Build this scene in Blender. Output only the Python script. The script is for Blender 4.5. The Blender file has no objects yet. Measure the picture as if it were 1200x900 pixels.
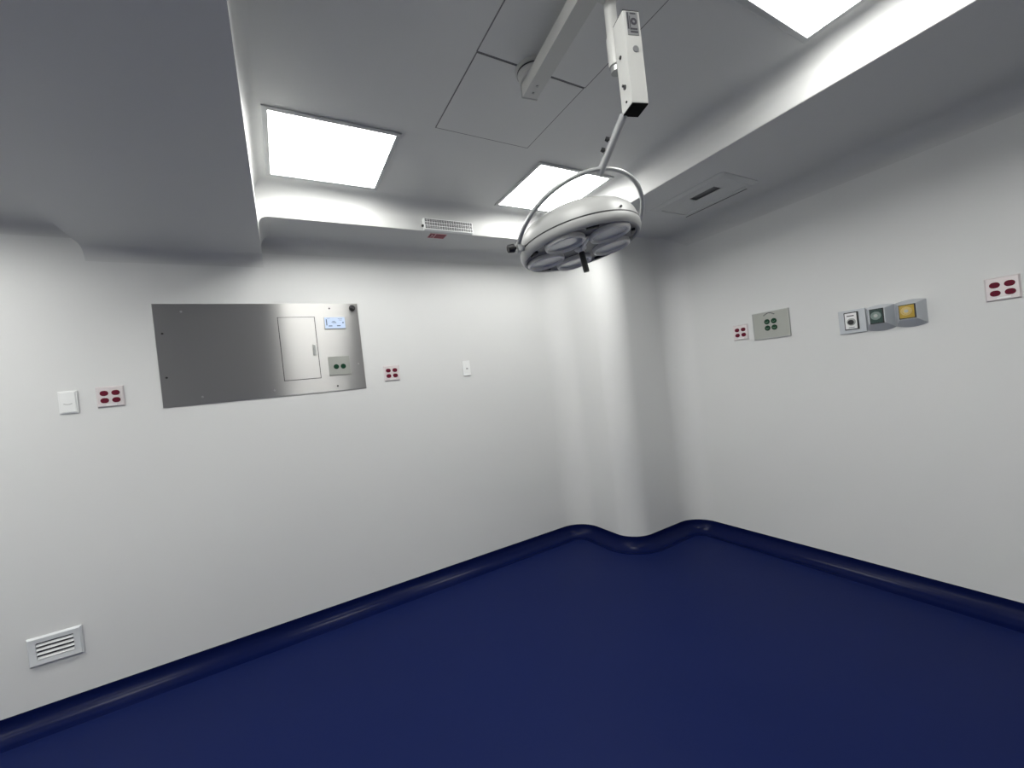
import bpy, bmesh, math
from math import sin, cos, pi, radians
from mathutils import Vector, Matrix

scene = bpy.context.scene
COL = scene.collection

# ------------------------------------------------------------------ materials
def mat(name, col, rough=0.5, metal=0.0, spec=0.5, aniso=0.0, rot=0.0, bump=0.0, bscale=200.0,
        vary=0.0, coat=0.0, tangent_axis=None):
    m = bpy.data.materials.new(name)
    m.use_nodes = True
    nt = m.node_tree
    b = nt.nodes['Principled BSDF']
    b.inputs['Base Color'].default_value = (*col, 1)
    b.inputs['Roughness'].default_value = rough
    b.inputs['Metallic'].default_value = metal
    b.inputs['Specular IOR Level'].default_value = spec
    b.inputs['Coat Weight'].default_value = coat
    if aniso:
        b.inputs['Anisotropic'].default_value = aniso
        b.inputs['Anisotropic Rotation'].default_value = rot
        tg = nt.nodes.new('ShaderNodeCombineXYZ')     # grain direction of the brushed sheet
        tg.inputs['XYZ'.index(tangent_axis or 'Z')].default_value = 1.0
        nt.links.new(tg.outputs[0], b.inputs['Tangent'])
    tc = nt.nodes.new('ShaderNodeTexCoord')
    if bump:
        n = nt.nodes.new('ShaderNodeTexNoise')
        n.inputs['Scale'].default_value = bscale
        n.inputs['Detail'].default_value = 3
        bp = nt.nodes.new('ShaderNodeBump')
        bp.inputs['Strength'].default_value = bump
        bp.inputs['Distance'].default_value = 0.002
        nt.links.new(tc.outputs['Object'], n.inputs['Vector'])
        nt.links.new(n.outputs['Fac'], bp.inputs['Height'])
        nt.links.new(bp.outputs['Normal'], b.inputs['Normal'])
    if vary:
        n2 = nt.nodes.new('ShaderNodeTexNoise')
        n2.inputs['Scale'].default_value = 1.7
        n2.inputs['Detail'].default_value = 4
        mx = nt.nodes.new('ShaderNodeMix')
        mx.data_type = 'RGBA'
        mx.inputs[6].default_value = (*[c * (1 - vary) for c in col], 1)
        mx.inputs[7].default_value = (*[min(1, c * (1 + vary)) for c in col], 1)
        nt.links.new(tc.outputs['Object'], n2.inputs['Vector'])
        nt.links.new(n2.outputs['Fac'], mx.inputs[0])
        nt.links.new(mx.outputs[2], b.inputs['Base Color'])
    return m

def emit(name, col, strength):
    m = bpy.data.materials.new(name)
    m.use_nodes = True
    b = m.node_tree.nodes['Principled BSDF']
    b.inputs['Base Color'].default_value = (0.8, 0.8, 0.8, 1)
    b.inputs['Emission Color'].default_value = (*col, 1)
    b.inputs['Emission Strength'].default_value = strength
    return m

M_WALL = mat('wall_paint', (0.66, 0.665, 0.655), 0.48, bump=0.05, bscale=140, vary=0.012)
M_CEIL = mat('ceiling_paint', (0.595, 0.60, 0.59), 0.52, bump=0.04, bscale=160, vary=0.01)
M_FLOOR = mat('navy_vinyl', (0.0042, 0.0100, 0.062), 0.48, spec=0.09, bump=0.05, bscale=90, vary=0.06)
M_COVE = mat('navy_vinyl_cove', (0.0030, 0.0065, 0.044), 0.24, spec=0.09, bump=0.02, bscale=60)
M_DOOR = mat('grey_door', (0.40, 0.40, 0.40), 0.5, vary=0.03)
M_LIGHT = emit('light_diffuser', (1.0, 0.998, 0.965), 9.0)
M_LFRAME = mat('light_frame_white', (0.46, 0.47, 0.47), 0.4)
M_GAP = mat('shadow_gap_dark', (0.17, 0.17, 0.175), 0.8)
M_STEEL = mat('brushed_steel', (0.42, 0.416, 0.405), 0.34, metal=0.80, aniso=1.0, rot=0.0, tangent_axis='Z', bump=0.02, bscale=300)
M_STEEL2 = mat('satin_steel', (0.62, 0.62, 0.615), 0.36, metal=1.0, bump=0.02, bscale=300)
M_STEELD = mat('dull_steel', (0.42, 0.43, 0.42), 0.42, metal=0.8)
M_GREENPLATE = mat('dull_green_grey_steel', (0.36, 0.37, 0.34), 0.45, metal=0.45)
M_SEAM = mat('door_gap', (0.05, 0.05, 0.05), 0.6)
M_BLACK = mat('black_plastic', (0.012, 0.012, 0.013), 0.4)
M_BLACKM = mat('black_matte', (0.004, 0.004, 0.004), 0.8, spec=0.1)
M_WPLAST = mat('white_plastic', (0.80, 0.81, 0.80), 0.3)
M_RPLATE = mat('outlet_plate_pale', (0.68, 0.63, 0.63), 0.32, metal=0.25)
M_RED = mat('red_receptacle', (0.13, 0.003, 0.020), 0.45, spec=0.15)
M_REDD = mat('red_slot', (0.03, 0.002, 0.004), 0.6)
M_GREEN = mat('green_receptacle', (0.004, 0.040, 0.018), 0.45, spec=0.2)
M_GREEND = mat('green_slot', (0.12, 0.22, 0.15), 0.5)
M_DISP = emit('display_blue_white', (0.62, 0.76, 1.0), 0.22)
M_DISP.node_tree.nodes['Principled BSDF'].inputs['Base Color'].default_value = (0.35, 0.42, 0.55, 1)
M_DISPD = mat('display_dark_mark', (0.05, 0.08, 0.14), 0.4)
M_GAS = mat('gas_panel_alu', (0.50, 0.525, 0.55), 0.42, metal=0.35)
M_GASG = mat('gas_green', (0.018, 0.050, 0.042), 0.4)
M_GASGL = mat('gas_green_pale', (0.19, 0.25, 0.23), 0.4)
M_GASY = mat('gas_yellow', (0.44, 0.29, 0.03), 0.4)
M_GASYL = mat('gas_yellow_pale', (0.58, 0.44, 0.16), 0.4)
M_VENT = mat('vent_white_alu', (0.62, 0.64, 0.65), 0.4)
M_VENTD = mat('vent_dark', (0.06, 0.06, 0.065), 0.8)
M_ACDARK = mat('ac_recess_grey', (0.16, 0.16, 0.16), 0.8)
M_ACVENT = mat('ac_grille_white', (0.58, 0.59, 0.575), 0.5)
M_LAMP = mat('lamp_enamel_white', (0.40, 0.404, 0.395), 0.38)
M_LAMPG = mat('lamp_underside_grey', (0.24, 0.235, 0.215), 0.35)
M_ARM = mat('arm_enamel_white', (0.49, 0.494, 0.475), 0.38)
M_TUBE = mat('tube_grey_enamel', (0.46, 0.47, 0.47), 0.28, metal=0.3)
M_LENS = mat('lens_glass', (0.80, 0.80, 0.74), 0.12, coat=0.6)
M_BEZEL = mat('lens_bezel', (0.90, 0.88, 0.82), 0.3)
M_REDSIGN = mat('red_sticker', (0.24, 0.010, 0.03), 0.4)
M_PINK = mat('pink_sticker_print', (0.75, 0.45, 0.48), 0.4)
M_LABEL = mat('grey_label', (0.26, 0.265, 0.27), 0.35, metal=0.3)
M_LABELD = mat('label_print', (0.05, 0.05, 0.06), 0.4)
M_LED = mat('led_grid_white', (0.78, 0.79, 0.78), 0.3)
M_LEDD = mat('led_cell_dark', (0.035, 0.036, 0.04), 0.4)

# ------------------------------------------------------------------ mesh helpers
class MB:
    def __init__(self):
        self.bm = bmesh.new()
        self.bevelled = False
    def box(self, c, s, bevel=0.0, seg=2, m=None):
        r = bmesh.ops.create_cube(self.bm, size=1.0)
        vs = r['verts']
        bmesh.ops.scale(self.bm, vec=Vector(s), verts=vs)
        if bevel > 0:
            self.bevelled = True
            es = list({e for v in vs for e in v.link_edges})
            rb = bmesh.ops.bevel(self.bm, geom=es, offset=bevel, segments=seg, profile=0.5, affect='EDGES')
            vs = list({v for f in rb['faces'] for v in f.verts} | {v for v in vs if v.is_valid})
        T = Matrix.Translation(Vector(c))
        if m is not None:
            T = T @ m
        bmesh.ops.transform(self.bm, matrix=T, verts=vs)
        return self
    def prism(self, pts, axis, a, b):
        """pts: 2-D outline; axis: 'X' -> pts are (y,z), 'Y' -> (x,z), 'Z' -> (x,y)."""
        def P(p, t):
            return {'X': (t, p[0], p[1]), 'Y': (p[0], t, p[1]), 'Z': (p[0], p[1], t)}[axis]
        A = [self.bm.verts.new(P(p, a)) for p in pts]
        B = [self.bm.verts.new(P(p, b)) for p in pts]
        n = len(pts)
        for i in range(n):
            j = (i + 1) % n
            self.bm.faces.new((A[i], A[j], B[j], B[i]))
        self.bm.faces.new(A[::-1])
        self.bm.faces.new(B)
        return self
    def frustum(self, base, top):
        A = [self.bm.verts.new(p) for p in base]
        B = [self.bm.verts.new(p) for p in top]
        n = len(base)
        for i in range(n):
            j = (i + 1) % n
            self.bm.faces.new((A[i], A[j], B[j], B[i]))
        self.bm.faces.new(A[::-1])
        self.bm.faces.new(B)
        return self
    def cyl(self, p0, p1, r0, r1=None, n=32, cap=True):
        r1 = r0 if r1 is None else r1
        p0, p1 = Vector(p0), Vector(p1)
        d = (p1 - p0).normalized()
        q = d.to_track_quat('Z', 'Y').to_matrix()
        A, B = [], []
        for i in range(n):
            t = 2 * pi * i / n
            o = q @ Vector((cos(t), sin(t), 0))
            A.append(self.bm.verts.new(p0 + o * r0))
            B.append(self.bm.verts.new(p1 + o * r1))
        for i in range(n):
            j = (i + 1) % n
            self.bm.faces.new((A[i], A[j], B[j], B[i]))
        if cap:
            self.bm.faces.new(A[::-1])
            self.bm.faces.new(B)
        return self
    def lathe(self, prof, n=64, m=None, closed=False):
        """prof: (r,z) list about local Z."""
        rings = []
        for r, z in prof:
            if r < 1e-6:
                rings.append([self.bm.verts.new((0, 0, z))])
            else:
                rings.append([self.bm.verts.new((r * cos(2 * pi * i / n), r * sin(2 * pi * i / n), z)) for i in range(n)])
        pairs = list(zip(rings[:-1], rings[1:]))
        if closed:
            pairs.append((rings[-1], rings[0]))
        for a, b in pairs:
            for i in range(n):
                j = (i + 1) % n
                if len(a) == 1 and len(b) == 1:
                    continue
                if len(a) == 1:
                    self.bm.faces.new((a[0], b[j], b[i]))
                elif len(b) == 1:
                    self.bm.faces.new((a[i], a[j], b[0]))
                else:
                    self.bm.faces.new((a[i], a[j], b[j], b[i]))
        if m is not None:
            bmesh.ops.transform(self.bm, matrix=m, verts=[v for r in rings for v in r])
        return self
    def tube(self, path, r, n=16):
        path = [Vector(p) for p in path]
        rings = []
        t0 = (path[1] - path[0]).normalized()
        nrm = t0.orthogonal().normalized()
        for i, p in enumerate(path):
            t = (path[min(i + 1, len(path) - 1)] - path[max(i - 1, 0)]).normalized()
            nrm = (nrm - t * nrm.dot(t)).normalized()
            bn = t.cross(nrm)
            rings.append([self.bm.verts.new(p + r * (cos(2 * pi * k / n) * nrm + sin(2 * pi * k / n) * bn)) for k in range(n)])
        for a, b in zip(rings[:-1], rings[1:]):
            for i in range(n):
                j = (i + 1) % n
                self.bm.faces.new((a[i], a[j], b[j], b[i]))
        self.bm.faces.new(rings[0][::-1])
        self.bm.faces.new(rings[-1])
        return self
    def build(self, name, material, parent=None, smooth=True, angle=35):
        bmesh.ops.recalc_face_normals(self.bm, faces=self.bm.faces)
        me = bpy.data.meshes.new(name)
        self.bm.to_mesh(me)
        self.bm.free()
        me.materials.append(material)
        if smooth:
            me.shade_smooth()
            me.set_sharp_from_angle(angle=radians(angle))
        o = bpy.data.objects.new(name, me)
        COL.objects.link(o)
        if smooth and self.bevelled:          # keeps large flat faces flat beside their bevels
            o.modifiers.new('weighted_normal', 'WEIGHTED_NORMAL').keep_sharp = True
        if parent is not None:
            o.parent = parent
        return o

def thing(name, label, cat, loc=(0, 0, 0), rotz=0.0, group=None):
    o = bpy.data.objects.new(name, None)
    o.empty_display_size = 0.05
    COL.objects.link(o)
    o.location = loc
    o.rotation_euler = (0, 0, rotz)
    o['label'] = label
    o['category'] = cat
    if group:
        o['group'] = group
    return o

def struct(o):
    o['kind'] = 'structure'
    return o

def dup(root, loc, rotz, label):
    r = root.copy()
    COL.objects.link(r)
    r.location = loc
    r.rotation_euler = (0, 0, rotz)
    r['label'] = label
    for ch in list(root.children):
        c = ch.copy()
        COL.objects.link(c)
        c.parent = r
        for g in list(ch.children):
            d = g.copy()
            COL.objects.link(d)
            d.parent = c
    return r

def arc(cx, cy, r, a0, a1, n=14):
    return [(cx + r * cos(radians(a0 + (a1 - a0) * i / n)), cy + r * sin(radians(a0 + (a1 - a0) * i / n))) for i in range(n + 1)]

def stadium(w, h, n=10):
    r = min(w, h) / 2
    k = (w - 2 * r) / 2
    return arc(k, 0, r, -90, 90, n) + arc(-k, 0, r, 90, 270, n)

def oval_plate(mb, cx, cz, w, h, y0, y1, squash=True):
    """rounded shape facing -y, between y0 (back) and y1 (front)."""
    pts = stadium(w, h)
    base = [(cx + p[0], y0, cz + p[1]) for p in pts]
    top = [(cx + p[0] * 0.9, y1, cz + p[1] * 0.9) for p in pts]
    mb.frustum(base, top)
    return mb

# ------------------------------------------------------------------ room dimensions
YB, XR = 3.086, 3.129          # back wall plane, right wall plane
XL, YF = -3.4, -2.6            # far left wall, wall behind the camera
ZC, ZS, ZB = 2.80, 2.61, 2.50  # raised ceiling, soffits, beam
XC, YC = 2.36, 2.42            # corner column faces
RI1, RO, RI2 = 0.22, 0.20, 0.20
SX, SY = 2.167, 2.70           # soffit edges
BL, BR = -0.87, -0.02          # beam sides

# outline of walls seen from above, running left -> right, room on its right-hand side
seg_back = [(XL, YB), (XC - RI1, YB)]
seg_col = (arc(XC - RI1, YB - RI1, RI1, 90, 0, 16) + arc(XC + RO, YC + RO, RO, 180, 270, 20)
           + arc(XR - RI2, YC - RI2, RI2, 90, 0, 16))
seg_right = [(XR, YC - RI2), (XR, YF)]

struct(MB().prism(seg_back + [(XC - RI1, YB + 0.1), (XL, YB + 0.1)], 'Z', -0.05, 2.9).build('wall_back', M_WALL))
struct(MB().prism(seg_col + [(XR + 0.1, YC - RI2), (XR + 0.1, YB + 0.1), (XC - RI1, YB + 0.1)], 'Z', -0.05, 2.9).build('wall_corner', M_WALL))
struct(MB().prism(seg_right + [(XR + 0.1, YF), (XR + 0.1, YC - RI2)], 'Z', -0.05, 2.9).build('wall_right', M_WALL))
struct(MB().box(((XL - 0.05), (YB + YF) / 2, 1.425), (0.1, YB - YF + 0.2, 2.95)).build('wall_left', M_WALL))
struct(MB().box(((XL + XR) / 2, YF - 0.05, 1.425), (XR - XL + 0.2, 0.1, 2.95)).build('wall_front', M_WALL))
struct(MB().box(((XL + XR) / 2, (YB + YF) / 2, -0.025), (XR - XL, YB - YF, 0.05)).build('floor', M_FLOOR))

# coved vinyl upstand, swept along the wall outline
def sweep_cove(path, name):
    h, r, t = 0.10, 0.085, 0.004
    prof = [(-0.002, h), (t, h)] + [(t + r - r * cos(radians(a)), r - r * sin(radians(a)) + 0.0) for a in range(0, 91, 9)] + [(t + r + 0.03, 0.0006), (t + r + 0.03, -0.01), (-0.002, -0.01)]
    prof = [(o, z + (0.0012 if 0 <= z < 0.0005 else 0)) for o, z in prof]
    bm = MB()
    rings = []
    for i, p in enumerate(path):
        a = Vector(path[max(i - 1, 0)])
        c = Vector(path[min(i + 1, len(path) - 1)])
        d = (c - a).normalized()
        nrm = Vector((d.y, -d.x))
        rings.append([bm.bm.verts.new((p[0] + nrm.x * o, p[1] + nrm.y * o, z)) for o, z in prof])
    n = len(prof)
    for a, b in zip(rings[:-1], rings[1:]):
        for i in range(n):
            j = (i + 1) % n
            bm.bm.faces.new((a[i], a[j], b[j], b[i]))
    bm.bm.faces.new(rings[0])
    bm.bm.faces.new(rings[-1][::-1])
    return struct(bm.build(name, M_COVE, angle=50))
def dense(p, q, n):
    return [(p[0] + (q[0] - p[0]) * i / n, p[1] + (q[1] - p[1]) * i / n) for i in range(n + 1)]
cove_path = dense(*seg_back, 6)[:-1] + seg_col + dense(*seg_right, 6)[1:]
clean = [cove_path[0]]
for q in cove_path[1:]:
    if (Vector(q) - Vector(clean[-1])).length > 1e-4:
        clean.append(q)
sweep_cove(clean, 'baseboard_back')

# raised ceiling, left ceiling
struct(MB().box(((BR + 2.26) / 2, (YF + SY) / 2 + 0.02, ZC + 0.05), (2.26 - BR + 0.1, SY - YF + 0.1, 0.1)).build('ceiling', M_CEIL))
lc = MB()
lc.prism([(YF, ZS)] + arc(YB - 0.06, ZS - 0.06, 0.06, 90, 0, 12) + [(YB + 0.02, ZS - 0.06), (YB + 0.02, ZS + 0.1), (YF, ZS + 0.1)], 'X', XL, BL + 0.02)
struct(lc.build('ceiling_left', M_CEIL))
# beam between the raised ceiling and the left bay
b = MB()
b.prism([(BL, ZB), (BR, ZB), (BR, ZC - 0.05)] + arc(BR + 0.05, ZC - 0.05, 0.05, 180, 90, 8) + [(BR + 0.05, ZC + 0.05), (BL, ZC + 0.05)], 'Y', YF, YB + 0.02)
b.prism([(YB - 0.075, ZB + 0.01)] + arc(YB - 0.075, ZB - 0.075, 0.075, 90, 0, 12) + [(YB + 0.02, ZB - 0.075), (YB + 0.02, ZB + 0.01)], 'X', BL, BR)
struct(b.build('trim_1', M_CEIL))
# soffit along the back wall
s = MB()
R1 = 0.09
s.prism(arc(YB - R1, ZS - R1, R1, 0, 90, 12) + arc(SY + 0.006, ZS + 0.006, 0.006, 270, 180, 4) + arc(SY - 0.10, ZC - 0.10, 0.10, 0, 90, 12)
        + [(SY - 0.10, ZC + 0.05), (YB + 0.02, ZC + 0.05), (YB + 0.02, ZS - R1)], 'X', BR - 0.005, SX + 0.001)
rc = 0.05   # small cove where soffit meets beam
s.prism([(BR - 0.004, ZS - rc)] + arc(BR + rc, ZS - rc, rc, 180, 90, 8) + [(BR + rc, ZS + 0.01), (BR - 0.004, ZS + 0.01)], 'Y', SY + 0.001, YB + 0.01)
struct(s.build('trim_2', M_CEIL))
# soffit along the right wall
s = MB()
R2 = 0.12
s.prism(arc(XR - R2, ZS - R2, R2, 0, 90, 12) + arc(SX + 0.006, ZS + 0.006, 0.006, 270, 180, 4) + arc(SX - 0.085, ZC - 0.085, 0.085, 0, 90, 12)
        + [(SX - 0.085, ZC + 0.05), (XR + 0.02, ZC + 0.05), (XR + 0.02, ZS - R2)], 'Y', YF, YB + 0.02)
struct(s.build('trim_3', M_CEIL))
# unseen grey double doors added behind the camera to shape the steel panel's reflection
for cx_, wd, nm in ((-0.85, 2.3, 'unseen_door_1'), (1.85, 1.3, 'unseen_door_2')):
    d = MB()
    d.box((cx_, YF + 0.02, 1.20), (wd, 0.04, 2.4), 0.004)
    d.box((cx_, YF + 0.045, 1.20), (0.012, 0.012, 2.38))
    struct(d.build(nm, M_DOOR))

# ------------------------------------------------------------------ ceiling light panels
def ceiling_light(cx, cy, z, label):
    t = thing('ceiling_light', label, 'light', (cx, cy, z), group='square ceiling light panels')
    S, w, hgt = 0.606, 0.024, 0.009
    f = MB()
    for sx in (-1, 1):
        f.box((sx * (S - w) / 2, 0, -hgt / 2), (w, S, hgt), 0.003)
        f.box((0, sx * (S - w) / 2, -hgt / 2), (S - 2 * w + 0.004, w, hgt), 0.003)
    f.build('frame', M_LFRAME, t)
    MB().box((0, 0, -0.002), (S - 2 * w + 0.002, S - 2 * w + 0.002, 0.006)).build('diffuser', M_LIGHT, t)
    return t
L1 = ceiling_light(0.348, 2.276, ZC, 'lit square ceiling panel beside the large grey beam, left in the photo')
def light_copy(cx, cy, z, label):
    return dup(L1, (cx, cy, z), 0, label)
light_copy(1.786, 2.268, ZC, 'lit square ceiling panel directly behind the surgical lamp')
light_copy(1.770, 0.510, ZC, 'lit square ceiling panel at the top right, cut by the photo edge')
light_copy(0.40, 0.510, ZC, 'lit square ceiling panel overhead, nearest the viewer beside the beam')
light_copy(1.770, -1.250, ZC, 'added unseen fill panel behind the viewer, beside the right soffit')  # unseen panel, added to brighten the right wall and lower walls
for x_, where in ((-1.62, 'near the beam'), (-2.86, 'by the left wall')):
    light_copy(x_, 2.25, ZS, 'lit square panel in left bay ceiling %s, farthest from doors' % where)
    light_copy(x_, 0.95, ZS, 'lit square panel in left bay ceiling %s, nearer the doors' % where)
light_copy(-2.30, -0.90, ZS, 'added unseen fill panel in left bay ceiling, the one closest to the doors')  # unseen panel, added to light the rear wall mirrored in the steel

# ------------------------------------------------------------------ ceiling access hatches
def hatch(x0, x1, y0, y1, label):
    t = thing('ceiling_hatch', label, 'hatch', ((x0 + x1) / 2, (y0 + y1) / 2, ZC), group='access hatches around the lamp mount')
    w, l = x1 - x0, y1 - y0
    MB().box((0, 0, -0.0008), (w, l, 0.0016)).build('gap', M_GAP, t)
    MB().box((0, 0, 0.0000), (w - 0.009, l - 0.009, 0.0046), 0.0004).build('cover', M_CEIL, t)
    return t
hatch(0.793, 1.338, 1.380, 1.876, 'flush square ceiling hatch in front of the lamp mount')
hatch(0.791, 1.342, 0.86, 1.378, 'flush ceiling hatch above the lamp arm, at top edge of photo')

# ------------------------------------------------------------------ surgical lamp
lamp = thing('surgical_lamp', 'white ceiling-hung surgical lamp with five lenses and black handle', 'surgical lamp', (1.055, 1.375, ZC))
LO = Vector(lamp.location)
def L(p):
    return Vector(p) - LO
# flange
f = MB()
f.lathe([(0, 0), (0.078, 0), (0.078, -0.012), (0.070, -0.016), (0.070, -0.022), (0.066, -0.024), (0.066, -0.042), (0.058, -0.050), (0, -0.050)], 48)
fl = f.build('ceiling_flange', M_ARM, lamp)
g = MB()
g.lathe([(0.0712, -0.0165), (0.0712, -0.0215), (0.066, -0.0215), (0.066, -0.0165)], 48, closed=True)
g.build('groove', M_BLACK, fl)
# horizontal arm
a0, a1 = Vector((1.047, 1.410, 2.725)), Vector((0.962, 0.800, 2.725))
ad = (a1 - a0)
ang = math.atan2(ad.y, ad.x)
arm = MB()
arm.box((a0 + a1) / 2 - LO, (ad.length, 0.070, 0.055), 0.004, m=Matrix.Rotation(ang, 4, 'Z'))
armo = arm.build('arm', M_ARM, lamp)
e = MB()
e.box(a0 - LO - ad.normalized() * 0.0025, (0.005, 0.072, 0.057), 0.001, m=Matrix.Rotation(ang, 4, 'Z'))
e.build('end_plate', M_STEELD, armo)
for k in (0.035, 0.075):
    sc = MB()
    q = a0 + ad.normalized() * k + Vector((0, 0, -0.0275))
    sc.cyl(q - LO, q - LO + Vector((0, 0, -0.003)), 0.005, n=16)
    sc.build('screw', M_STEELD, armo)
# vertical shaft
SH = Vector((1.029, 0.909, 0))
sh = MB()
sh.cyl(SH + Vector((0, 0, 2.70)) - LO, SH + Vector((0, 0, 2.46)) - LO, 0.0190, n=32)
sho = sh.build('shaft', M_ARM, lamp)
sl = MB()
sl.cyl(SH + Vector((0, 0, 2.553)) - LO, SH + Vector((0, 0, 2.462)) - LO, 0.0225, n=32)
sl.build('sleeve', M_ARM, sho)
sl = MB()
sl.cyl(SH + Vector((0, 0, 2.4625)) - LO, SH + Vector((0, 0, 2.444)) - LO, 0.018, n=32)
sl.build('shaft_cap', M_STEELD, sho)
sl = MB()
sl.box((a1.x / 2 + SH.x / 2 - LO.x, 0.880 - LO.y, 2.683 - LO.z), (0.110, 0.090, 0.034), 0.006)
sl.build('pivot_block', M_ARM, sho)
# counterweight box: square tube
A, B = Vector((0.968, 0.811, 0)), Vector((1.020, 0.795, 0))
bx = (B - A).normalized()
by = Vector((-bx.y, bx.x, 0))
W, D = 0.054, 0.060
z0, z1 = 2.270, 2.540
bc = A + bx * W / 2 + by * D / 2
rotb = Matrix(((bx.x, by.x, 0), (bx.y, by.y, 0), (0, 0, 1))).to_4x4()
bxm = MB()
bxm.box(bc + Vector((0, 0, (z0 + z1) / 2)) - LO, (W, D, z1 - z0), 0.0025, m=rotb)
box = bxm.build('spring_box', M_ARM, lamp)
MB().box((bc + by * (D / 2 + 0.012) + bx * 0.014) + Vector((0, 0, 2.505)) - LO, (0.030, 0.040, 0.070), 0.003, m=rotb).build('bracket', M_ARM, box)
MB().box(bc + Vector((0, 0, z0 - 0.001)) - LO, (W - 0.002, D - 0.002, 0.004), 0.001, m=rotb).build('dark_open_end', M_BLACKM, box)  # black sheet stands in for the shaded inside of the open tube
MB().box(bc + Vector((0, 0, z1 + 0.001)) - LO, (W - 0.001, D - 0.001, 0.003), 0.001, m=rotb).build('top_cap', M_BLACK, box)
def onright(u, z, o=0.0):     # point on face A-B, u across 0..1, pushed out by o
    return A + bx * (W * u) - by * o + Vector((0, 0, z)) - LO
def onleft(u, z, o=0.0):
    return A + by * (D * u) - bx * o + Vector((0, 0, z)) - LO
lb = MB()
lb.box(onright(0.52, 2.502, 0.0005), (0.036, 0.0016, 0.068), m=rotb)
lbo = lb.build('label', M_LABEL, box)
pr = MB()
for u_, z_, w_, h_ in ((-0.26, 2.509, 0.0045, 0.048), (-0.15, 2.503, 0.0025, 0.040), (0.06, 2.486, 0.022, 0.005), (0.06, 2.477, 0.024, 0.005), (0.06, 2.531, 0.018, 0.004)):
    pr.box(onright(0.52 + u_, z_, 0.0012), (w_, 0.001, h_), m=rotb)
pr.lathe([(0.0105, 0), (0.0105, 0.001), (0.004, 0.001), (0.004, 0)], 24, closed=True,
         m=Matrix.Translation(onright(0.60, 2.508, 0.0008)) @ rotb @ Matrix.Rotation(pi / 2, 4, 'X'))
pr.build('print', M_LABELD, lbo)
bd = MB()
bd.cyl(onright(0.56, 2.428, -0.001), onright(0.56, 2.428, 0.002), 0.0095, n=28)
bd.build('badge', M_LABEL, box, smooth=True)
for u, z, r in ((0.57, 2.428, 0.005), (0.62, 2.345, 0.0035), (0.46, 2.334, 0.0065), (0.45, 2.290, 0.003)):
    hs = MB()
    hs.cyl(onleft(u, z, -0.001), onleft(u, z, 0.003), r, n=18)
    hs.build('bolt', M_BLACK, box)

# head geometry: pivot axis e, hoop plane (e, w), disc normal n
C = Vector((1.043, 1.180, 2.015))
az, el, tw = radians(-11.2), radians(6.9), radians(-55.0)
ax_e = Vector((cos(az) * cos(el), sin(az) * cos(el), sin(el)))
ax_s = Vector((0, 0, 1)).cross(ax_e).normalized()
ax_u = ax_e.cross(ax_s)
ax_w = ax_u * cos(tw) + ax_s * sin(tw)
RH = 0.2585
TILT = radians(4.3)
ax_n = (ax_u * cos(TILT) + ax_s * sin(TILT)).normalized()
ax_t = ax_n.cross(ax_e).normalized()       # points away from the camera
HR = Matrix((ax_e, ax_t, ax_n)).transposed().to_4x4()
HMP = Matrix.Translation(C - LO - ax_n * 0.008) @ HR      # pivots
HM = Matrix.Translation(C - LO - ax_e * 0.011 + Vector((0, 0, -0.011))) @ HR

yk = MB()
yk.tube([C - LO + RH * (-cos(t) * ax_e + sin(t) * ax_w) for t in [pi * i / 48 for i in range(49)]], 0.0080, 16)
yoke = yk.build('yoke', M_TUBE, lamp)
apex = C + RH * ax_w
top = Vector((0.994, 0.868, 2.276))
sd = (top - apex).normalized()
stm = MB()
stm.cyl(apex - sd * 0.020 - LO, top - LO, 0.0125, n=24)
stem_o = stm.build('stem', M_TUBE, lamp)
side = sd.cross(Vector((0.495, 0.869, 0))).normalized()
if side.dot(Vector((0.869, -0.495, 0))) > 0:
    side = -side
for k, nm in ((0.48, 0), (0.68, 1)):
    q = top + (apex - top) * k
    kb = MB()
    kb.cyl(q - LO + side * 0.008, q - LO + side * 0.016, 0.003, n=12)
    kb.cyl(q - LO + side * 0.014, q - LO + side * 0.026, 0.0080, 0.0065, n=10)
    kb.build('knob', M_BLACK, stem_o)

# lamp head, in local coordinates (x along pivot axis, z = normal)
def hd(mb, name, m, parent, angle=35, M=None):
    bmesh.ops.transform(mb.bm, matrix=M or HM, verts=mb.bm.verts)
    return mb.build(name, m, parent, angle=angle)
RD = 0.229
k = MB()
k.lathe([(RD, -0.001), (RD * 0.998, 0.006), (RD * 0.975, 0.030), (RD * 0.93, 0.050), (RD * 0.86, 0.066), (RD * 0.74, 0.080), (RD * 0.70, 0.083), (RD * 0.66, 0.090),
         (RD * 0.5, 0.098), (RD * 0.25, 0.103), (0, 0.104)], 96)
k.lathe([(RD, -0.003), (RD * 1.004, -0.008), (RD * 1.004, -0.020), (RD * 0.987, -0.030), (RD * 0.960, -0.036), (RD * 0.930, -0.035), (RD * 0.915, -0.026)], 96)
head = hd(k, 'lamp_head', M_LAMP, lamp)
k = MB()
k.lathe([(RD * 0.999, 0.0012), (RD * 1.0022, 0.0005), (RD * 1.0022, -0.0040), (RD * 0.999, -0.0045)], 96)
hd(k, 'seam', M_BLACK, head)
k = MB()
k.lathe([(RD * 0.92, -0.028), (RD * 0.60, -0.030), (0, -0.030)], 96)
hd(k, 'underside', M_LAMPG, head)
k = MB()
k.cyl((RD * 0.2, -RD * 0.98, 0.010), (RD * 0.2, -RD * 1.0, 0.010), 0.004, n=14)
hd(k, 'latch_screw', M_BLACK, head)
PH = radians(-106)       # direction (in head frame) of the gap that faces the camera
RL, RP = 0.072, 0.139
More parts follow.
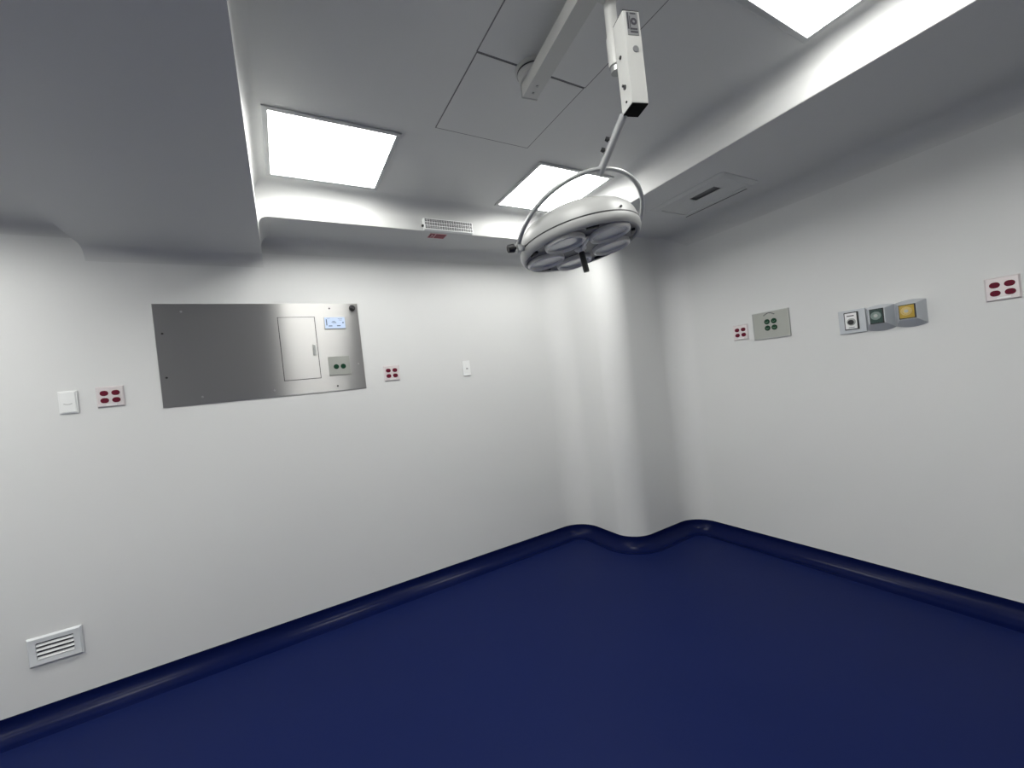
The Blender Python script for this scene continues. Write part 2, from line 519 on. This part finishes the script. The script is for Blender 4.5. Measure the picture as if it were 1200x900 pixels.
for i in range(5):
    th = PH + radians(36 + 72 * i)
    T = Matrix.Translation((RP * cos(th), RP * sin(th), 0))
    k = MB()
    k.lathe([(RL, -0.028), (RL * 1.02, -0.038), (RL * 0.99, -0.045), (RL * 0.93, -0.047), (RL * 0.88, -0.044), (RL * 0.86, -0.036)], 48, m=T)
    bz = hd(k, 'lens_bezel', M_BEZEL, head)
    k = MB()
    k.lathe([(RL * 0.88, -0.037), (RL * 0.6, -0.0355), (RL * 0.3, -0.035), (0, -0.035)], 48, m=T)
    hd(k, 'lens', M_LENS, head)
for i in range(5):
    th = PH + radians(72 * i)
    k = MB()
    k.box((RD * 0.86 * cos(th), RD * 0.86 * sin(th), -0.033), (0.014, 0.044, 0.010), 0.003, m=Matrix.Rotation(th, 4, 'Z'))
    hd(k, 'clip', M_BLACK, head)
k = MB()
k.lathe([(0, -0.028), (0.024, -0.030), (0.022, -0.036), (0.015, -0.040), (0.013, -0.046), (0, -0.046)], 32)
k.box((RD * 0.3 * cos(PH), RD * 0.3 * sin(PH), -0.038), (RD * 0.5, 0.012, 0.010), 0.003, m=Matrix.Rotation(PH, 4, 'Z'))
hd(k, 'handle_socket', M_BEZEL, head)
k = MB()
k.lathe([(0, -0.040), (0.0095, -0.040), (0.0105, -0.050), (0.0112, -0.114), (0.0105, -0.123), (0, -0.124)], 24)
hd(k, 'handle', M_BLACK, head)
# pivots at both ends of the yoke
for sgn in (-1, 1):
    k = MB()
    k.cyl((sgn * RD * 0.95, 0, -0.004), (sgn * (RH + (0.008 if sgn < 0 else 0.0)), 0, -0.002), 0.0115 if sgn < 0 else 0.0085, n=24)
    if sgn < 0:
        k.box((sgn * RH, 0, 0), (0.018, 0.026, 0.034), 0.004)
    pv = hd(k, 'pivot', M_TUBE, head, M=HMP)
    if sgn > 0:
        continue
    k = MB()
    k.cyl((sgn * (RH + 0.012), 0, 0), (sgn * (RH + 0.022), 0, 0), 0.006, n=16)
    k.cyl((sgn * (RH + 0.021), 0, 0), (sgn * (RH + 0.043), 0, 0), 0.0155, 0.0140, n=12)
    hd(k, 'pivot_knob', M_BLACK, head, angle=25, M=HMP)

# ------------------------------------------------------------------ steel wall panel (local: x right, z up, -y out)
PX, PZ = -0.036, 1.8765
sp = thing('steel_wall_panel', 'large stainless steel electrical panel with hinged door set in the wall', 'electrical panel', (PX, YB, PZ))
def px(x): return x - PX
def pz(z): return z - PZ
T0 = 0.006
MB().box((0, -T0 / 2 + 0.001, 0), (1.148, T0 + 0.002, 0.617), 0.0015).build('faceplate', M_STEEL, sp)
dx, dz = px(0.1365), pz(1.880)
g = MB().box((dx, -T0 + 0.0002, dz), (0.226, 0.0016, 0.428)).build('door_gap', M_SEAM, sp)
dr = MB().box((dx, -T0 - 0.001, dz), (0.218, 0.005, 0.420), 0.0012).build('door', M_STEEL, sp)
lt = MB()
lt.box((px(0.2245), -T0 - 0.006, pz(1.865)), (0.020, 0.008, 0.074), 0.003)
lo = lt.build('latch', M_STEELD, dr)
dsp = MB()
dsp.box((px(0.3755), -T0 - 0.002, pz(2.0475)), (0.142, 0.006, 0.088), 0.002)
dsp_o = dsp.build('display_bezel', M_STEELD, sp)
MB().box((px(0.3755), -T0 - 0.005, pz(2.0475)), (0.132, 0.002, 0.078), 0.0005).build('screen', M_DISP, dsp_o)
mk = MB()
for x, z, w, h in ((0.321, 2.052, 0.006, 0.044), (0.344, 2.026, 0.024, 0.006), (0.398, 2.026, 0.024, 0.006), (0.368, 2.052, 0.030, 0.003), (0.368, 2.059, 0.018, 0.003), (0.372, 2.045, 0.026, 0.002),
                   (0.335, 2.080, 0.020, 0.002), (0.410, 2.075, 0.030, 0.002), (0.412, 2.066, 0.020, 0.002), (0.428, 2.048, 0.008, 0.010)):
    mk.box((px(x), -T0 - 0.0062, pz(z)), (w, 0.0012, h))
mk.build('readout', M_DISPD, dsp_o)
gp = MB()
gp.box((px(0.3735), -T0 - 0.002, pz(1.7445)), (0.140, 0.006, 0.132), 0.0015)
gpo = gp.build('outlet_plate', M_GREENPLATE, sp)
for x in (0.352, 0.398):
    r = MB()
    r.cyl((px(x), -T0 - 0.004, pz(1.738)), (px(x), -T0 - 0.008, pz(1.738)), 0.0175, 0.0165, n=32)
    r.build('receptacle', M_GREEN, gpo)
kn = MB()
kn.cyl((px(0.500), -T0, pz(2.151)), (px(0.500), -T0 - 0.010, pz(2.151)), 0.021, n=32)
kn.cyl((px(0.500), -T0 - 0.009, pz(2.151)), (px(0.500), -T0 - 0.028, pz(2.151)), 0.014, 0.012, n=24)
kn.build('alarm_buzzer', M_BLACK, sp)
for x, z, m in ((0.349, 2.151, M_BLACK), (0.348, 1.602, M_BLACK), (0.502, 1.748, M_STEEL2), (-0.039, 1.611, M_STEEL2), (-0.575, 2.007, M_SEAM), (-0.578, 1.745, M_SEAM), (-0.42, 1.612, M_STEEL2), (-0.476, 2.137, M_STEEL2)):
    r = MB()
    r.cyl((px(x), -T0 + 0.001, pz(z)), (px(x), -T0 - 0.004, pz(z)), 0.0065, 0.005, n=18)
    r.build('screw', m, sp)

# ------------------------------------------------------------------ red quad outlets
RW = -pi / 2     # turn for the right wall
ro = thing('wall_outlet', 'red four-socket outlet beside the wide light switch on the left', 'outlet', (-0.831, YB, 1.6625), group='red four-socket wall outlets')
p = MB()
n = 0.058
p.frustum([(-n, 0.001, -n), (n, 0.001, -n), (n, 0.001, n), (-n, 0.001, n)], [(-n, -0.003, -n), (n, -0.003, -n), (n, -0.003, n), (-n, -0.003, n)])
q = n - 0.006
p.frustum([(-n, -0.0029, -n), (n, -0.0029, -n), (n, -0.0029, n), (-n, -0.0029, n)], [(-q, -0.0085, -q), (q, -0.0085, -q), (q, -0.0085, q), (-q, -0.0085, q)])
p.build('plate', M_RPLATE, ro, angle=20)
for sx in (-1, 1):
    for sz in (-1, 1):
        cx, cz = sx * 0.0242, sz * 0.0203
        r = oval_plate(MB(), cx, cz, 0.0365, 0.029, -0.008, -0.012).build('socket', M_RED, ro)
        h = MB()
        h.box((cx - 0.003, -0.0122, cz + 0.006), (0.009, 0.001, 0.0022))
        h.box((cx - 0.003, -0.0122, cz - 0.006), (0.007, 0.001, 0.0022))
        h.cyl((cx + 0.010, -0.0117, cz), (cx + 0.010, -0.0127, cz), 0.0026, n=12)
        h.build('slots', M_REDD, r)
for sx in (-1, 1):
    MB().cyl((sx * 0.0242, -0.008, 0), (sx * 0.0242, -0.0102, 0), 0.003, n=14).build('screw', M_STEEL2, ro)
MB().box((0.002, -0.0086, -0.0445), (0.044, 0.001, 0.006)).build('label_strip', M_WPLAST, ro)
dup(ro, (0.731, YB, 1.660), 0, 'red four-socket outlet just right of the steel panel')
dup(ro, (XR, 1.829, 1.679), RW, 'red four-socket outlet left of the grey green-socket plate')
dup(ro, (XR, 0.515, 1.688), RW, 'red four-socket outlet alone at the right edge of the photo')

# ------------------------------------------------------------------ plate with four green sockets (right wall)
gpt = thing('socket_plate', 'grey metal wall plate with four round green sockets', 'outlet', (XR, 1.603, 1.700), RW)
p = MB()
p.box((0, -0.003, 0), (0.252, 0.008, 0.196), 0.0012)
p.build('plate', M_GREENPLATE, gpt)
fr = MB()
for sz in (-1, 1):
    fr.box((0, -0.0075, sz * 0.0955), (0.252, 0.003, 0.005), 0.0008)
    fr.box((sz * 0.1235, -0.0075, 0), (0.005, 0.003, 0.186), 0.0008)
fr.build('rim', M_STEELD, gpt)
for sx in (-1, 1):
    for sz in (-1, 1):
        cx, cz = sx * 0.0237, 0.002 + sz * 0.0232
        r = MB().cyl((cx, -0.006, cz), (cx, -0.0115, cz), 0.0195, 0.018, n=36).build('socket', M_GREEN, gpt)
        h = MB()
        for i in range(7):
            t = radians(200 + i * 23)
            h.box((cx + 0.008 * cos(t), -0.0118, cz + 0.008 * sin(t) + 0.003), (0.004, 0.001, 0.0028))
        h.build('slots', M_GREEND, r)
lb = MB()
for i in range(9):
    u = i / 8
    lb.box((-0.040 + 0.068 * u, -0.0078, 0.074 + 0.014 * sin(pi * u)), (0.010, 0.0014, 0.005))
lb.build('label_strip', M_LABELD, gpt)

# ------------------------------------------------------------------ medical gas outlets (right wall)
GZ, GY = 1.635, 0.990
def gas_face(mb, w, h, bul_t, bul_b, d, tw, th, tcz):
    n = 14
    base, top = [], []
    for i in range(n + 1):                   # bottom, left -> right
        u = -1 + 2 * i / n
        base.append((u * w / 2, 0.001, -h / 2 - bul_b * (1 - u * u)))
        top.append((u * tw / 2, -d, tcz - th / 2))
    for i in range(n + 1):                   # top, right -> left
        u = 1 - 2 * i / n
        base.append((u * w / 2, 0.001, h / 2 + bul_t * (1 - u * u)))
        top.append((u * tw / 2, -d, tcz + th / 2))
    mb.frustum(base, top)
    return mb
g1 = thing('gas_outlet', 'flat grey gas outlet with white front, left of the green one', 'gas outlet', (XR, GY + 0.134, GZ), RW, group='medical gas wall outlets')
MB().box((0, -0.004, 0), (0.138, 0.012, 0.146), 0.003).build('plate', M_GAS, g1)
MB().box((-0.002, -0.011, 0.004), (0.074, 0.006, 0.110), 0.002).build('bezel', M_BLACK, g1)
fp = MB().box((-0.004, -0.014, 0.004), (0.060, 0.005, 0.098), 0.002).build('white_front', M_WPLAST, g1)
k = MB()
k.cyl((-0.002, -0.016, -0.002), (-0.002, -0.022, -0.002), 0.023, 0.021, n=32)
k.build('collar', M_STEELD, fp)
k = MB()
k.cyl((-0.002, -0.021, -0.004), (-0.002, -0.028, -0.004), 0.0155, 0.0145, n=28)
k.build('socket', M_BLACK, fp)
k = MB()
k.box((-0.004, -0.0168, 0.036), (0.036, 0.001, 0.006))
k.build('marking', M_LABELD, fp)
k = MB()
k.box((-0.002, -0.0168, -0.036), (0.030, 0.001, 0.003))
k.build('marking', M_LABELD, fp)
def raised_gas(y, label, m1, m2, wi, hi):
    t = thing('gas_outlet', label, 'gas outlet', (XR, y, GZ), RW, group='medical gas wall outlets')
    gas_face(MB(), 0.134, 0.134, 0.010, 0.014, 0.056, 0.076, 0.086, 0.008).build('shroud', M_GAS, t, angle=25)
    bz = MB().box((0.0, -0.0560, 0.008), (wi + 0.010, 0.004, hi + 0.010), 0.001).build('bezel', M_BLACK, t)
    ft = MB().box((-0.001, -0.0585, 0.008), (wi, 0.006, hi), 0.002).build('coloured_front', m1, t)
    ring = MB()
    ring.lathe([(0.024, 0), (0.024, 0.004), (0.019, 0.005), (0.017, 0.002), (0.0, 0.002)], 32,
               m=Matrix.Translation((-0.002, -0.0610, 0.011)) @ Matrix.Rotation(pi / 2, 4, 'X'))
    ring.build('collar', m2, ft)
    s_ = MB()
    s_.cyl((-0.002, -0.0625, 0.011), (-0.002, -0.066, 0.011), 0.009, n=20)
    s_.build('socket', M_STEELD, ft)
    return t
raised_gas(GY - 0.002, 'raised grey gas outlet with dark green square front', M_GASG, M_GASGL, 0.056, 0.078)
raised_gas(GY - 0.136, 'raised grey gas outlet with yellow square front', M_GASY, M_GASYL, 0.062, 0.070)

# ------------------------------------------------------------------ light switches
def switch(x, z, w, h, label, wide):
    t = thing('light_switch', label, 'switch', (x, YB, z), group='white wall switches')
    MB().box((0, -0.003, 0), (w, 0.010, h), 0.003).build('plate', M_WPLAST, t)
    if wide:
        rk = MB().box((0, -0.009, 0), (w - 0.014, 0.006, h - 0.014), 0.0025).build('rocker', M_WPLAST, t)
        c = MB()
        for i in range(9):
            u = -1 + i / 4
            c.box((u * 0.015, -0.0118, -0.008 - 0.004 * (1 - u * u)), (0.005, 0.0012, 0.003))
        c.build('finger_notch', M_STEELD, rk)
    else:
        rk = MB().box((0, -0.009, 0), (w * 0.44, 0.006, h * 0.56), 0.002).build('rocker', M_WPLAST, t)
        MB().box((0, -0.0122, -0.004), (w * 0.26, 0.001, h * 0.10)).build('finger_notch', M_STEELD, rk)
    return t
switch(-1.000, 1.650, 0.076, 0.122, 'wide white rocker switch at the far left of the wall', True)
switch(1.343, 1.648, 0.064, 0.124, 'narrow white switch on the wall, nearest the rounded corner column', False)

# ------------------------------------------------------------------ low louvre vent
v = thing('wall_vent', 'small white louvred vent low on the wall above the floor', 'vent', (-1.152, YB, 0.3835))
f = MB()
VW, VH = 0.204, 0.145
IW, IH = 0.140, 0.088
outer = [(-VW / 2, -VH / 2), (VW / 2, -VH / 2), (VW / 2, VH / 2), (-VW / 2, VH / 2)]
inner = [(-IW / 2, -IH / 2), (IW / 2, -IH / 2), (IW / 2, IH / 2), (-IW / 2, IH / 2)]
def ring4(pts, y): return [f.bm.verts.new((a, y, c)) for a, c in pts]
mid = [(a * 0.93, c * 0.91) for a, c in outer]
rr = [ring4(outer, 0.001), ring4(outer, -0.006), ring4(mid, -0.016), ring4(inner, -0.013), ring4(inner, 0.001)]
for a, b_ in zip(rr[:-1], rr[1:]):
    for i in range(4):
        j = (i + 1) % 4
        f.bm.faces.new((a[i], a[j], b_[j], b_[i]))
f.build('frame', M_VENT, v, angle=15)
MB().box((0, -0.001, 0), (IW, 0.002, IH)).build('backing', M_VENTD, v)
for i in range(4):
    z = IH / 2 - IH * (i + 0.62) / 4
    MB().box((0, -0.008, z), (IW - 0.002, 0.0145, 0.0022), 0.0006, m=Matrix.Rotation(radians(42), 4, 'X')).build('louvre', M_VENT, v)

# ------------------------------------------------------------------ emergency LED light on the back soffit face
el_ = thing('emergency_light', 'white LED emergency light bar with gridded lens on the soffit edge', 'emergency light', (1.152, SY, 2.652))
MB().box((0, -0.014, 0), (0.372, 0.036, 0.082), 0.006).build('housing', M_WPLAST, el_)
cells = MB()
for r_ in range(3):
    for c_ in range(20):
        cells.box((-0.171 + 0.018 * c_, -0.032, 0.024 - 0.0235 * r_), (0.0125, 0.003, 0.017), 0.0006, seg=1)
gr = cells.build('led_grid', M_LEDD, el_)
dots = MB()
for r_ in range(3):
    for c_ in range(20):
        dots.cyl((-0.171 + 0.018 * c_, -0.033, 0.024 - 0.0235 * r_), (-0.171 + 0.018 * c_, -0.0365, 0.024 - 0.0235 * r_), 0.0034, 0.0022, n=8)
dots.build('led_beads', M_LED, gr)
MB().box((-0.192, -0.016, -0.012), (0.014, 0.016, 0.014), 0.002).build('test_button', M_BLACK, el_)
# red sticker on the soffit underside
st = thing('red_sign', 'small red and pink sign under the LED emergency light', 'sign', (1.09, 2.768, ZS))
MB().box((0, 0, -0.001), (0.124, 0.085, 0.003)).build('plate', M_PINK, st)
k = MB()
k.box((-0.042, 0, -0.0028), (0.036, 0.074, 0.001))
k.box((0.022, 0, -0.0028), (0.076, 0.074, 0.001))
ks = k.build('red_field', M_REDSIGN, st)
k = MB()
k.box((-0.044, -0.016, -0.0035), (0.008, 0.012, 0.0008))
k.box((-0.040, 0.008, -0.0035), (0.006, 0.030, 0.0008), m=Matrix.Rotation(radians(20), 4, 'Z'))
k.box((-0.036, 0.004, -0.0035), (0.016, 0.005, 0.0008), m=Matrix.Rotation(radians(-30), 4, 'Z'))
k.build('pictogram', M_PINK, ks)

# ------------------------------------------------------------------ air grille in the right soffit
av = thing('ceiling_air_vent', 'white rectangular air grille with open slot in the right soffit', 'vent', (2.610, 1.700, ZS))
f = MB()
AW, AL = 0.400, 0.565
def rect(w, l, r, n=5):
    return (arc(w / 2 - r, l / 2 - r, r, 0, 90, n) + arc(-w / 2 + r, l / 2 - r, r, 90, 180, n)
            + arc(-w / 2 + r, -l / 2 + r, r, 180, 270, n) + arc(w / 2 - r, -l / 2 + r, r, 270, 360, n))
loops = [(rect(AW, AL, 0.03), 0.001), (rect(AW, AL, 0.03), -0.004), (rect(AW - 0.05, AL - 0.05, 0.02), -0.018), (rect(AW - 0.13, AL - 0.11, 0.012), -0.018), (rect(AW - 0.14, AL - 0.12, 0.010), -0.004), (rect(AW - 0.14, AL - 0.12, 0.010), 0.001)]
vr = [[f.bm.verts.new((x, y, z)) for x, y in l] for l, z in loops]
for a, b_ in zip(vr[:-1], vr[1:]):
    for i in range(len(a)):
        j = (i + 1) % len(a)
        f.bm.faces.new((a[i], a[j], b_[j], b_[i]))
f.build('frame', M_ACVENT, av, angle=25)
MB().box((0, 0, -0.001), (AW - 0.14, AL - 0.12, 0.002)).build('duct_opening', M_ACDARK, av)
k = MB()
k.box((0.066, 0, -0.012), (0.150, AL - 0.112, 0.004), 0.001)
k.box((-0.0475, 0.130, -0.012), (0.0765, 0.200, 0.004), 0.001)
k.box((-0.112, 0, -0.012), (0.052, AL - 0.112, 0.004), 0.001)
k.box((-0.0475, -0.190, -0.012), (0.0765, 0.076, 0.004), 0.001)
k.build('damper_plate', M_ACVENT, av)
MB().box((0.176, 0.02, -0.0185), (0.010, 0.46, 0.003)).build('edge_groove', M_ACDARK, av)

# ------------------------------------------------------------------ camera
F_PX = 472.9
yaw, pit, rol = radians(29.674), radians(-0.413), radians(6.337)
fw = Vector((sin(yaw) * cos(pit), cos(yaw) * cos(pit), sin(pit)))
r0 = Vector((cos(yaw), -sin(yaw), 0))
u0 = r0.cross(fw)
R = r0 * cos(rol) - u0 * sin(rol)
U = r0 * sin(rol) + u0 * cos(rol)
cam = bpy.data.cameras.new('camera')
cam.sensor_fit = 'HORIZONTAL'
cam.sensor_width = 36.0
cam.lens = 36.0 * F_PX / 1200.0
cam.clip_start = 0.02
co = bpy.data.objects.new('camera', cam)
COL.objects.link(co)
m3 = Matrix((R, U, -fw)).transposed()
co.matrix_world = Matrix.Translation((0, 0, 1.5)) @ m3.to_4x4()
scene.camera = co

# ------------------------------------------------------------------ world + view
w = bpy.data.worlds.new('world')
scene.world = w
w.use_nodes = True
w.node_tree.nodes['Background'].inputs[0].default_value = (0.02, 0.02, 0.02, 1)
vs = scene.view_settings
vs.view_transform = 'Standard'
vs.look = 'None'
vs.gamma = 1.0
vs.use_curve_mapping = False
vs.exposure = 0.84
scene.cycles.max_bounces = 12
scene.cycles.diffuse_bounces = 8
scene.cycles.use_denoising = True
